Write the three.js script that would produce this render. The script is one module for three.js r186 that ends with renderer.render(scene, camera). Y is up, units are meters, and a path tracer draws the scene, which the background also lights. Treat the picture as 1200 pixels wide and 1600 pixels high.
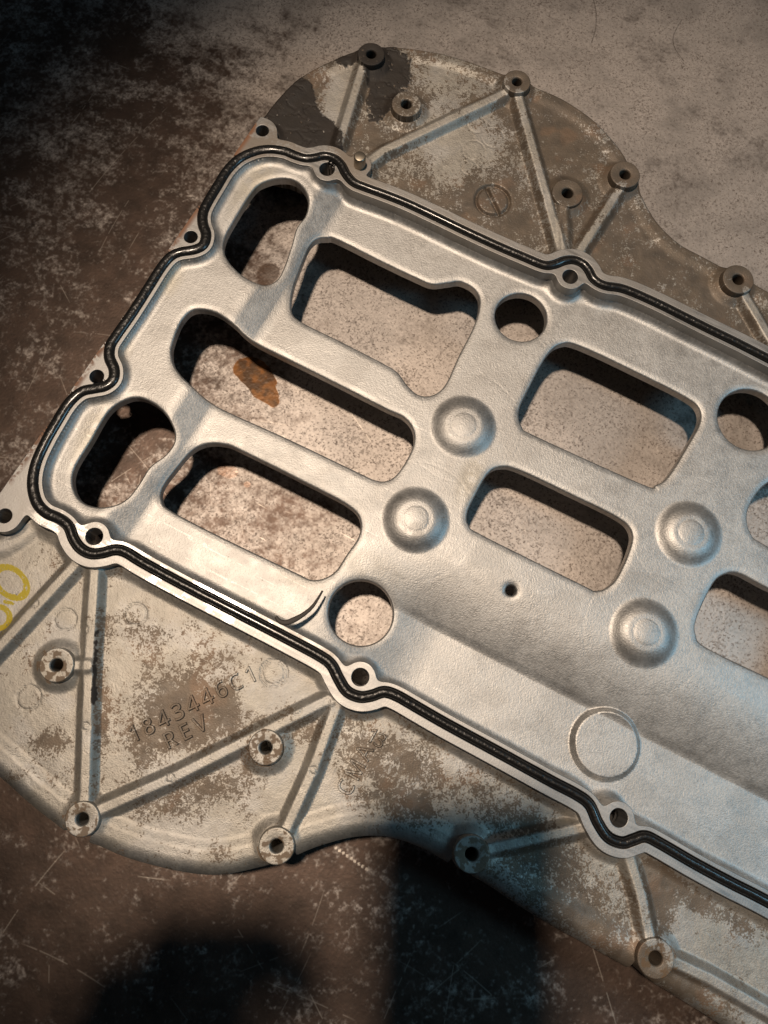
import * as THREE from 'three';
import { mergeGeometries } from 'three/addons/utils/BufferGeometryUtils.js';
import { RoundedBoxGeometry } from 'three/addons/geometries/RoundedBoxGeometry.js';
import { FontLoader } from 'three/addons/loaders/FontLoader.js';
import { TextGeometry } from 'three/addons/geometries/TextGeometry.js';
import { RectAreaLightUniformsLib } from 'three/addons/lights/RectAreaLightUniformsLib.js';
import { MarchingCubes } from 'three/addons/objects/MarchingCubes.js';

// ---------------------------------------------------------------- camera
// lengths are worked out in millimetres and written to the scene in metres
const MM = 0.001;
const F = 1250, RIM = 40;                               // focal length of the photograph, height of the machined face over the table
const V = (x, y, z) => new THREE.Vector3(x, y, z);
const down = V(Math.tan(-2.5 * Math.PI / 180), Math.tan(13.2 * Math.PI / 180), 1).normalize();   // straight down, as the lens sees it
const axX = V(1, 0, 0).addScaledVector(down, -down.x).normalize();
const axY = down.clone().negate();
const axZ = axX.clone().cross(axY);
const HC = RIM + 375 * down.z;                          // lens height
const scene = new THREE.Scene();
const camera = new THREE.PerspectiveCamera(2 * Math.atan(800 / F) * 180 / Math.PI, 0.75, 0.01, 20);
{
  const toWorld = (v) => V(v.dot(axX), v.dot(axY), v.dot(axZ));
  const m = new THREE.Matrix4().makeBasis(toWorld(V(1, 0, 0)), toWorld(V(0, -1, 0)), toWorld(V(0, 0, -1)));
  camera.quaternion.setFromRotationMatrix(m);
  camera.position.set(0, HC * MM, 0);
  camera.updateMatrixWorld();
}
// a point of the photograph on the level h (mm over the table) -> [x, z] in mm
function at(px, py, h) {
  const r = V((px - 600) / F, (py - 800) / F, 1), t = (HC - h) / -r.dot(axY);
  return [r.dot(axX) * t, r.dot(axZ) * t];
}
const PJ = [0, 0];
function proj(x, h, z, o = [0, 0]) {
  const y = h - HC;
  const cx = axX.x * x + axY.x * y + axZ.x * z, cy = axX.y * x + axY.y * y + axZ.y * z, cz = axX.z * x + axY.z * y + axZ.z * z;
  o[0] = 600 + F * cx / cz; o[1] = 800 + F * cy / cz; return o;
}

// ---------------------------------------------------------------- light
const renderer = new THREE.WebGLRenderer({ antialias: true });
renderer.toneMapping = THREE.LinearToneMapping;
renderer.toneMappingExposure = 1.0;
renderer.shadowMap.enabled = true;
scene.background = new THREE.Color().setRGB(0.012, 0.014, 0.017);    // the unlit shop

const LAMP_H = 2200, lampXZ = at(-250, 0, RIM), aimXZ = at(1130, 800, RIM);
const lampPos = V(lampXZ[0], LAMP_H, lampXZ[1]).multiplyScalar(MM);
const lampAim = V(aimXZ[0], RIM, aimXZ[1]).multiplyScalar(MM);
const warm = new THREE.SpotLight(new THREE.Color().setRGB(1.0, 0.805, 0.625), 11.7, 0, 11.3 * Math.PI / 180, 0.34, 2);
warm.position.copy(lampPos); warm.target.position.copy(lampAim);
warm.castShadow = true; warm.shadow.mapSize.set(2048, 2048); warm.shadow.radius = 3.2; warm.shadow.bias = -0.0002;
scene.add(warm, warm.target);

RectAreaLightUniformsLib.init();
const coolPos = V(0.62, 0.56, 0.04), coolAim = V(0.03, 0.03, -0.05);
const cool = new THREE.RectAreaLight(new THREE.Color().setRGB(0.34, 0.73, 1.0), 9.6, 0.10, 0.30);
cool.position.copy(coolPos); cool.lookAt(coolAim);
scene.add(cool);

// ---------------------------------------------------------------- helpers
const lerp = (a, b, t) => a + (b - a) * t;
const clamp = (x, a = 0, b = 1) => Math.min(b, Math.max(a, x));
const sstep = (a, b, x) => { const t = clamp((x - a) / (b - a)); return t * t * (3 - 2 * t); };
const smin = (a, b, k) => { const h = clamp(0.5 + 0.5 * (b - a) / k); return lerp(b, a, h) - k * h * (1 - h); };
const smax = (a, b, k) => -smin(-a, -b, k);
let seed = 12345;
const rnd = () => { seed = (seed * 1664525 + 1013904223) >>> 0; return seed / 4294967296; };
const PERM = new Uint8Array(512), GR = new Float32Array(256);
for (let i = 0; i < 256; i++) { PERM[i] = i; GR[i] = rnd(); }
for (let i = 255; i > 0; i--) { const j = Math.floor(rnd() * (i + 1)), t = PERM[i]; PERM[i] = PERM[j]; PERM[j] = t; }
for (let i = 0; i < 256; i++) PERM[i + 256] = PERM[i];
function noise(x, y) {
  const xi = Math.floor(x), yi = Math.floor(y), fx = x - xi, fy = y - yi;
  const u = fx * fx * (3 - 2 * fx), v = fy * fy * (3 - 2 * fy), X = xi & 255, Y = yi & 255;
  const a = PERM[X] + Y, b = PERM[X + 1] + Y;
  const g00 = GR[PERM[a & 511]], g10 = GR[PERM[b & 511]], g01 = GR[PERM[(a + 1) & 511]], g11 = GR[PERM[(b + 1) & 511]];
  return (g00 + (g10 - g00) * u) * (1 - v) + (g01 + (g11 - g01) * u) * v;
}
function fbm(x, y, oct, gain = 0.5) {
  let s = 0, a = 1, n = 0;
  for (let i = 0; i < oct; i++) { s += a * noise(x, y); n += a; a *= gain; const t = x; x = 1.62 * x - 1.18 * y + 17.3; y = 1.18 * t + 1.62 * y - 9.1; }
  return s / n;
}
// closed smooth outline through points
function smoothLoop(pts, per = 8, tension = 0.5, closed = true) {
  const out = [], n = pts.length, m = closed ? n : n - 1;
  const P = (i) => closed ? pts[(i + n) % n] : pts[clamp(i, 0, n - 1)];
  for (let i = 0; i < m; i++) {
    const a = P(i - 1), b = P(i), c = P(i + 1), d = P(i + 2);
    for (let k = 0; k < per; k++) {
      const t = k / per, t2 = t * t, t3 = t2 * t, r = [];
      for (let q = 0; q < 2; q++) {
        const m0 = (c[q] - a[q]) * tension, m1 = (d[q] - b[q]) * tension;
        r.push((2 * t3 - 3 * t2 + 1) * b[q] + (t3 - 2 * t2 + t) * m0 + (-2 * t3 + 3 * t2) * c[q] + (t3 - t2) * m1);
      }
      out.push(r);
    }
  }
  if (!closed) out.push(pts[n - 1]);
  return out;
}
const segD2 = (x, z, ax, az, bx, bz) => {
  const ex = bx - ax, ez = bz - az, wx = x - ax, wz = z - az;
  const t = clamp((wx * ex + wz * ez) / (ex * ex + ez * ez + 1e-9)), dx = wx - ex * t, dz = wz - ez * t;
  return dx * dx + dz * dz;
};
function polySDF(poly, far = 1e9) {
  let x0 = 1e9, x1 = -1e9, z0 = 1e9, z1 = -1e9;
  for (const p of poly) { x0 = Math.min(x0, p[0]); x1 = Math.max(x1, p[0]); z0 = Math.min(z0, p[1]); z1 = Math.max(z1, p[1]); }
  const n = poly.length;
  return (x, z) => {
    const bx = Math.max(x0 - x, x - x1, 0), bz = Math.max(z0 - z, z - z1, 0), bd = Math.hypot(bx, bz);
    if (bd > far) return bd;
    let d = 1e18, inside = false;
    for (let i = 0, j = n - 1; i < n; j = i++) {
      const a = poly[i], b = poly[j], e = segD2(x, z, a[0], a[1], b[0], b[1]);
      if (e < d) d = e;
      if ((a[1] > z) !== (b[1] > z) && x < (b[0] - a[0]) * (z - a[1]) / (b[1] - a[1]) + a[0]) inside = !inside;
    }
    return inside ? -Math.sqrt(d) : Math.sqrt(d);
  };
}
class Field {          // a function sampled on a grid, read back bilinearly
  constructor(box, cell, fn) {
    [this.x0, this.x1, this.z0, this.z1] = box; this.c = cell;
    this.nx = Math.ceil((this.x1 - this.x0) / cell) + 2; this.nz = Math.ceil((this.z1 - this.z0) / cell) + 2;
    this.a = new Float32Array(this.nx * this.nz);
    for (let j = 0, k = 0; j < this.nz; j++) for (let i = 0; i < this.nx; i++, k++) this.a[k] = fn(this.x0 + i * cell, this.z0 + j * cell);
  }
  get(x, z) {
    const u = clamp((x - this.x0) / this.c, 0, this.nx - 1.001), v = clamp((z - this.z0) / this.c, 0, this.nz - 1.001);
    const i = u | 0, j = v | 0, fu = u - i, fv = v - j, k = j * this.nx + i, a = this.a;
    return (a[k] * (1 - fu) + a[k + 1] * fu) * (1 - fv) + (a[k + this.nx] * (1 - fu) + a[k + this.nx + 1] * fu) * fv;
  }
}
// a solid seen from above: top surface height(x, z) where sdf < 0, edges rounded over by r, walls down to bottom.
// pick(x, z) splits the top into parts; returns one geometry for each part
function region({ box, cell, sdf, height, r = 0.4, steps = 3, bottom, pick = () => 0, parts = 1 }) {
  const [x0, x1, z0, z1] = box, nx = Math.ceil((x1 - x0) / cell), nz = Math.ceil((z1 - z0) / cell);
  const W = nx + 1, S = new Float32Array(W * (nz + 1));
  for (let j = 0, k = 0; j <= nz; j++) for (let i = 0; i <= nx; i++, k++) S[k] = sdf(x0 + i * cell, z0 + j * cell) + r + 1e-5;
  const P = [], N = [], node = new Int32Array(W * (nz + 1)).fill(-1), eh = new Int32Array(W * (nz + 1)).fill(-1), ev = new Int32Array(W * (nz + 1)).fill(-1);
  const E = 0.3;
  const put = (x, z) => {
    const y = height(x, z), gx = (height(x + E, z) - height(x - E, z)) / (2 * E), gz = (height(x, z + E) - height(x, z - E)) / (2 * E), l = 1 / Math.hypot(gx, 1, gz);
    P.push(x, y, z); N.push(-gx * l, l, -gz * l); return P.length / 3 - 1;
  };
  const getNode = (i, j) => { const k = j * W + i; return node[k] < 0 ? (node[k] = put(x0 + i * cell, z0 + j * cell)) : node[k]; };
  const cross = (i, j, horizontal) => {
    const k = j * W + i, m = horizontal ? eh : ev;
    if (m[k] < 0) { const a = S[k], b = S[horizontal ? k + 1 : k + W], t = a / (a - b); m[k] = put(x0 + (i + (horizontal ? t : 0)) * cell, z0 + (j + (horizontal ? 0 : t)) * cell); }
    return m[k];
  };
  const tris = Array.from({ length: parts }, () => []), segs = [];
  for (let j = 0; j < nz; j++) for (let i = 0; i < nx; i++) {
    const k = j * W + i, s = [S[k] < 0, S[k + W] < 0, S[k + W + 1] < 0, S[k + 1] < 0], c = s[0] + s[1] + s[2] + s[3];
    if (!c) continue;
    const cs = [[i, j], [i, j + 1], [i + 1, j + 1], [i + 1, j]];
    const es = [() => cross(i, j, false), () => cross(i, j + 1, true), () => cross(i + 1, j, false), () => cross(i, j, true)];
    const t = tris[pick(x0 + (i + 0.5) * cell, z0 + (j + 0.5) * cell)];
    if (c === 4) { const a = getNode(i, j), b = getNode(i, j + 1), d = getNode(i + 1, j + 1), e = getNode(i + 1, j); t.push(a, b, d, a, d, e); continue; }
    if (c === 2 && s[0] === s[2]) {           // two opposite corners
      for (let q = 0; q < 4; q++) if (s[q]) { const a = es[(q + 3) % 4](), b = getNode(...cs[q]), d = es[q](); t.push(a, b, d); segs.push([d, a]); }
      continue;
    }
    const poly = []; let out = -1, inn = -1;
    for (let q = 0; q < 4; q++) {
      if (s[q]) poly.push(getNode(...cs[q]));
      if (s[q] !== s[(q + 1) % 4]) { const v = es[q](); poly.push(v); if (s[q]) out = v; else inn = v; }
    }
    for (let q = 1; q + 1 < poly.length; q++) t.push(poly[0], poly[q], poly[q + 1]);
    segs.push([out, inn]);
  }
  // rounded edge and wall, into the first part
  const rows = new Map(), G = 0.25;
  const ring = (v) => {
    if (rows.has(v)) return rows.get(v);
    const x = P[v * 3], y = P[v * 3 + 1], z = P[v * 3 + 2];
    let gx = sdf(x + G, z) - sdf(x - G, z), gz = sdf(x, z + G) - sdf(x, z - G); const l = 1 / (Math.hypot(gx, gz) + 1e-9); gx *= l; gz *= l;
    const list = [v];
    for (let q = 1; q <= steps; q++) {
      const f = q / steps * Math.PI / 2, sn = Math.sin(f), cn = Math.cos(f);
      P.push(x + gx * r * sn, y - r * (1 - cn), z + gz * r * sn); N.push(gx * sn, cn, gz * sn); list.push(P.length / 3 - 1);
    }
    P.push(x + gx * r, typeof bottom === 'function' ? bottom(x, z) : bottom, z + gz * r); N.push(gx, 0, gz); list.push(P.length / 3 - 1);
    rows.set(v, list); return list;
  };
  const t0 = tris[0];
  for (const [a, b] of segs) {
    const A = ring(a), B = ring(b);
    for (let q = 0; q + 1 < A.length; q++) t0.push(A[q], A[q + 1], B[q + 1], A[q], B[q + 1], B[q]);
  }
  return tris.map((t) => {
    const map = new Int32Array(P.length / 3).fill(-1), p = [], n = [], uv = [], idx = new Uint32Array(t.length);
    for (let q = 0; q < t.length; q++) {
      const v = t[q];
      if (map[v] < 0) { map[v] = p.length / 3; p.push(P[v * 3] * MM, P[v * 3 + 1] * MM, P[v * 3 + 2] * MM); n.push(N[v * 3], N[v * 3 + 1], N[v * 3 + 2]); uv.push(P[v * 3] * MM, P[v * 3 + 2] * MM); }
      idx[q] = map[v];
    }
    const g = new THREE.BufferGeometry();
    g.setAttribute('position', new THREE.Float32BufferAttribute(p, 3)); g.setAttribute('normal', new THREE.Float32BufferAttribute(n, 3));
    g.setAttribute('uv', new THREE.Float32BufferAttribute(uv, 2)); g.setIndex(new THREE.BufferAttribute(idx, 1));
    return g;
  });
}
function planar(g) {     // uv in metres, seen from above
  const p = g.attributes.position, uv = new Float32Array(p.count * 2);
  for (let i = 0; i < p.count; i++) { uv[i * 2] = p.getX(i); uv[i * 2 + 1] = p.getZ(i); }
  g.setAttribute('uv', new THREE.BufferAttribute(uv, 2)); return g;
}
function obj(name, g, m, parent) {
  const o = new THREE.Mesh(g, m); o.name = name; o.castShadow = o.receiveShadow = true; parent.add(o); return o;
}
function tag(o, label, category, kind) { o.userData.label = label; o.userData.category = category; if (kind) o.userData.kind = kind; return o; }
function thing(name, label, category) { const g = new THREE.Group(); g.name = name; scene.add(g); return tag(g, label, category); }

// textures in plan: fill(x, z, px, py) -> [r, g, b (linear), roughness, metalness]
const toS = (c) => 255 * (c <= 0.0031308 ? 12.92 * c : 1.055 * Math.pow(c, 1 / 2.4) - 0.055);
const SRGB = new Uint8Array(4097); for (let i = 0; i <= 4096; i++) SRGB[i] = Math.round(toS(i / 4096));
function planTextures(box, w, h, fill, after) {
  const [x0, x1, z0, z1] = box, C = new Uint8Array(w * h * 4), O = new Uint8Array(w * h * 4), o = [0, 0, 0, 0, 0];
  const buf = new Float32Array(w * h * 5);
  for (let j = 0; j < h; j++) for (let i = 0; i < w; i++) {
    fill(x0 + (i + 0.5) / w * (x1 - x0), z0 + (j + 0.5) / h * (z1 - z0), o);
    const k = (j * w + i) * 5; for (let q = 0; q < 5; q++) buf[k + q] = o[q];
  }
  if (after) after(buf, w, h, (x, z) => [(x - x0) / (x1 - x0) * w, (z - z0) / (z1 - z0) * h]);
  for (let k = 0, n = w * h; k < n; k++) {
    const b = k * 5, t = k * 4;
    for (let q = 0; q < 3; q++) C[t + q] = SRGB[Math.round(clamp(buf[b + q]) * 4096)];
    C[t + 3] = O[t + 3] = 255; O[t + 1] = clamp(buf[b + 3]) * 255; O[t + 2] = clamp(buf[b + 4]) * 255; O[t] = 255;
  }
  const make = (d, srgb) => {
    const t = new THREE.DataTexture(d, w, h); t.magFilter = THREE.LinearFilter; t.minFilter = THREE.LinearMipmapLinearFilter; t.generateMipmaps = true;
    t.wrapS = t.wrapT = THREE.MirroredRepeatWrapping; if (srgb) t.colorSpace = THREE.SRGBColorSpace;
    t.repeat.set(1 / ((x1 - x0) * MM), 1 / ((z1 - z0) * MM)); t.offset.set(-x0 / (x1 - x0), -z0 / (z1 - z0)); t.needsUpdate = true; return t;
  };
  return { map: make(C, true), orm: make(O, false) };
}
function grainTexture(size, metres, fn) {
  const d = new Uint8Array(size * size * 4);
  for (let j = 0; j < size; j++) for (let i = 0; i < size; i++) { const v = clamp(fn(i / size * metres * 1000, j / size * metres * 1000)) * 255, k = (j * size + i) * 4; d[k] = d[k + 1] = d[k + 2] = v; d[k + 3] = 255; }
  const t = new THREE.DataTexture(d, size, size); t.magFilter = THREE.LinearFilter; t.wrapS = t.wrapT = THREE.MirroredRepeatWrapping; t.repeat.set(1 / metres, 1 / metres); t.needsUpdate = true; return t;
}
const blob = (px, py, B) => {
  if (B.length < 8) { const a = (B[4] || 0) * Math.PI / 180; B[6] = Math.cos(a); B[7] = Math.sin(a); }
  const dx = px - B[0], dy = py - B[1], m = B[2] > B[3] ? B[2] : B[3];
  if (dx > m || dx < -m || dy > m || dy < -m) return 0;
  const u = (dx * B[6] + dy * B[7]) / B[2], v = (dy * B[6] - dx * B[7]) / B[3], d = u * u + v * v;
  return d >= 1 ? 0 : B[5] * (1 - d) * (1 - d * 0.4);
};
const blobs = (px, py, list) => { let s = 0; for (let i = 0; i < list.length; i++) s += blob(px, py, list[i]); return s; };

// ---------------------------------------------------------------- levels of the casting (mm over the table)
const TRAY = RIM - 10, SHELF = RIM - 2.6, LOW = RIM - 19.5, WING = RIM - 7.5;
const mm = (pts, h) => pts.map(([x, y]) => at(x, y, h));
const BOX = [-235, 280, -400, 205];

// gasket line, clockwise from the top right
const gasketPx = [[1500, 712], [1330, 628], [1175, 547], [1100, 510], [1030, 475], [977, 452], [945, 446], [928, 436], [920, 422], [911, 412], [897, 406], [882, 407], [866, 413], [850, 414], [820, 402], [780, 385], [730, 362], [680, 338], [635, 317], [597, 302], [572, 293], [553, 285], [541, 272], [533, 257], [522, 247], [507, 243], [492, 246], [477, 247], [460, 242], [445, 236], [422, 233], [400, 236], [375, 247], [355, 266], [340, 290], [325, 315], [317, 333], [317, 350], [322, 366], [318, 382], [304, 390], [280, 394], [265, 402], [250, 420], [230, 452], [205, 491], [182, 524], [172, 541], [171, 559], [178, 576], [177, 592], [165, 603], [147, 607], [127, 612], [107, 630], [88, 660], [70, 692], [56, 724], [51, 755], [57, 784], [72, 801], [92, 810], [107, 822], [115, 842], [126, 857], [142, 865], [160, 864], [180, 859], [197, 863], [225, 880], [297, 919], [400, 972], [450, 998], [500, 1025], [518, 1039], [529, 1060], [542, 1080], [562, 1089], [581, 1087], [600, 1081], [620, 1087], [650, 1104], [697, 1131], [780, 1176], [860, 1220], [900, 1241], [921, 1257], [934, 1285], [950, 1308], [972, 1317], [990, 1312], [1008, 1307], [1030, 1317], [1087, 1350], [1143, 1380], [1200, 1409], [1370, 1500], [1470, 1500], [1560, 1340], [1640, 1150], [1660, 980], [1600, 790]];
const gasketLine = smoothLoop(mm(gasketPx, RIM), 6);
const gasketD = new Field(BOX, 1.2, polySDF(gasketLine));
const dG = (x, z) => gasketD.get(x, z);                       // below zero inside the loop
const inBolts = mm([[511, 264], [891, 432], [147, 838], [563, 1058], [967, 1278]], RIM);
const outBolts = mm([[298, 370], [151, 588], [410, 204], [7, 806]], RIM);
const pinAt = at(562, 258, RIM);
const dist = (x, z, p) => Math.hypot(x - p[0], z - p[1]);
const BOLT_R = 3.9;

// machined face: outer ring
const leftA = at(405, 184, RIM), leftB = at(-2, 772, RIM);
const leftN = (() => { const dx = leftB[0] - leftA[0], dz = leftB[1] - leftA[1], l = Math.hypot(dx, dz); return [dz / l, -dx / l]; })();
const leftSide = (x, z) => { const s = (x - leftA[0]) * leftN[0] + (z - leftA[1]) * leftN[1]; return -s; };   // below zero right of the left edge
const leftFill = polySDF(mm([[402, 178], [425, 200], [436, 224], [470, 240], [330, 400], [200, 600], [80, 800], [40, 804], [20, 812], [-40, 815]], RIM));
const rimOuterRaw = (x, z) => {
  let d = dG(x, z) - 6.4;
  d = smin(d, leftFill(x, z), 1.5);
  d = smin(d, dist(x, z, outBolts[2]) - 7.4, 4);
  d = smin(d, dist(x, z, outBolts[3]) - 7.8, 4);
  d = smin(d, dist(x, z, pinAt) - 6.2, 3);
  return smax(d, leftSide(x, z), 0.8);
};
const rimOuterF = new Field(BOX, 0.9, rimOuterRaw);
const rimOut = (x, z) => rimOuterF.get(x, z);
const boltHole = (x, z, list, r) => { let d = 1e9; for (const b of list) d = Math.min(d, dist(x, z, b)); return r - d; };
const GROOVE = 2.45;
const outerRing = (x, z) => Math.max(rimOut(x, z), GROOVE - dG(x, z), boltHole(x, z, outBolts, 3.35));
const innerSolid = (x, z) => {      // below zero on the machined face inside the gasket
  let d = -dG(x, z) - 4.4, e = 1e9;
  for (const b of inBolts) e = Math.min(e, dist(x, z, b) - 7.0);
  return smin(d, e, 5);
};
const innerSolidF = new Field(BOX, 0.9, innerSolid);
const innerRing = (x, z) => Math.max(innerSolidF.get(x, z), dG(x, z) + GROOVE, boltHole(x, z, inBolts, BOLT_R));

// ---------------------------------------------------------------- materials of the casting
const upperSide = (px, py) => py < 480 + 0.52 * (px - 200);
const grimeAndShade = {
  upper: [[580, 86, 36, 36, 0, 0.5], [808, 128, 36, 36, 0, 0.5], [977, 273, 38, 38, 0, 0.5], [887, 302, 38, 38, 0, 0.5], [1154, 437, 40, 40, 0, 0.5], [1090, 470, 120, 60, 30, 0.2], [715, 225, 110, 75, 15, -0.62], [690, 120, 70, 45, 0, -0.45], [745, 150, 110, 30, -25, -0.2], [530, 155, 36, 70, 15, -0.75], [870, 215, 70, 80, 0, 0.3], [800, 330, 90, 50, 25, 0.12], [1010, 400, 120, 80, 30, 0.15], [640, 210, 80, 40, -20, 0.1], [930, 330, 60, 70, 0, 0.1], [600, 270, 40, 25, 0, -0.1]],
  lower: [[290, 1090, 150, 80, -25, 0.5], [215, 1000, 75, 60, 30, 0.33], [290, 1140, 130, 70, -27, 0.45], [330, 1235, 150, 60, -22, 0.48], [600, 1190, 110, 95, 20, 0.5], [760, 1240, 150, 60, 25, 0.42], [860, 1360, 160, 90, 30, 0.5], [1010, 1400, 70, 80, 0, 0.5], [960, 1470, 190, 40, 32, 0.55], [1060, 1540, 140, 40, 30, 0.5], [1050, 1385, 80, 34, 32, 0.7], [1120, 1425, 90, 24, 28, 0.6], [1030, 1440, 40, 60, 0, 0.4], [640, 1260, 120, 40, 5, 0.4], [75, 1155, 40, 24, 0, 0.5], [95, 1200, 80, 30, 30, 0.2], [160, 1080, 18, 150, 0, 0.5], [480, 1130, 60, 40, 0, 0.3], [330, 1330, 90, 25, 8, 0.18], [380, 1130, 60, 40, 0, 0.25], [20, 1210, 25, 16, 0, 0.4]],  // dirt; the long blobs under the right flange also paint its shadow
  black: [[606, 120, 52, 62, 10, 1.0], [590, 180, 34, 40, 30, 0.55], [470, 200, 90, 48, 30, 1.2], [450, 160, 62, 50, -40, 1.2], [560, 90, 60, 28, -10, 0.7], [505, 225, 45, 20, 20, 0.5], [153, 1010, 8, 60, 2, 0.6], [150, 1090, 9, 70, 0, 0.5]],
  tray: [[260, 440, 35, 45, 20, 0.5], [190, 560, 22, 40, 30, 0.3], [400, 300, 30, 70, 35, 0.35], [150, 690, 30, 80, 25, 0.3], [470, 900, 60, 30, 20, 0.15], [575, 885, 90, 30, 20, 0.12], [735, 745, 25, 55, 20, 0.25], [390, 955, 80, 25, 27, 0.2]],
};
const glintBlobs = [[300, 900, 230, 60, 27, 1.6], [90, 820, 60, 30, 20, 1.4]];  // where the lamp reflection is painted onto the flange
const oldBlobs = [[470, 225, 130, 50, 10, 0.9], [560, 260, 80, 50, 0, 0.7], [700, 350, 240, 40, 24, 0.55], [1000, 470, 260, 50, 25, 0.4], [380, 250, 60, 110, 35, 0.6], [490, 1010, 70, 14, 28, 0.8], [30, 800, 60, 40, 0, 0.2]];
const rustBlob = [330, 290, 90, 160, 35, 1];
const spotBlobs = [[418, 430, 26, 26, 0, 0.9], [355, 735, 24, 16, 20, 1], [386, 757, 8, 7, 0, 1]];
const rustyFace = [[88, 1040], [415, 1168], [128, 1281], [432, 1322], [737, 1335], [1025, 1498]];
const residue = (x, z, px, py) => {       // baked-on black oil, broken and flaking at its edges
  const k = blobs(px, py, grimeAndShade.black); if (k <= 0.05) return 0;
  return sstep(0.40, 0.50, k + 0.55 * (fbm(x * 0.16 + 31, z * 0.16, 4) - 0.5) + 0.30 * (fbm(x * 0.75 + 2, z * 0.75, 3) - 0.5)) * (1 - sstep(0.78, 0.84, fbm(x * 0.6 + 50, z * 0.6, 3)));
};
const trayMarks = [[735, 760, 30, 60, 25, 0.9], [640, 700, 60, 30, 0, 0.6], [760, 560, 40, 60, 30, 0.5], [580, 890, 50, 25, 0, 0.7], [655, 835, 40, 20, 0, 0.9], [700, 880, 120, 30, 25, 0.5], [905, 1080, 22, 14, 20, 1.2], [520, 700, 30, 40, 20, 0.4], [1142, 1315, 5, 5, 0, 3], [1000, 900, 60, 40, 20, 0.5]];
const upperRibs = [[[566, 105], [530, 222]], [[790, 143], [600, 233], [574, 252]], [[810, 148], [880, 398]], [[972, 290], [906, 392]], [[1162, 456], [1215, 545]], [[880, 320], [884, 392]]];
const lowerRibs = [[[116, 882], [0, 1008], [-60, 1070]], [[147, 884], [137, 1050], [131, 1255]], [[150, 1268], [275, 1213], [400, 1150], [512, 1094]], [[526, 1102], [488, 1205], [447, 1296]], [[765, 1327], [912, 1294]], [[984, 1340], [1003, 1400], [1017, 1470]], [[1050, 1502], [1110, 1530], [1240, 1605]], [[100, 1040], [138, 1040]]];
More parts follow.
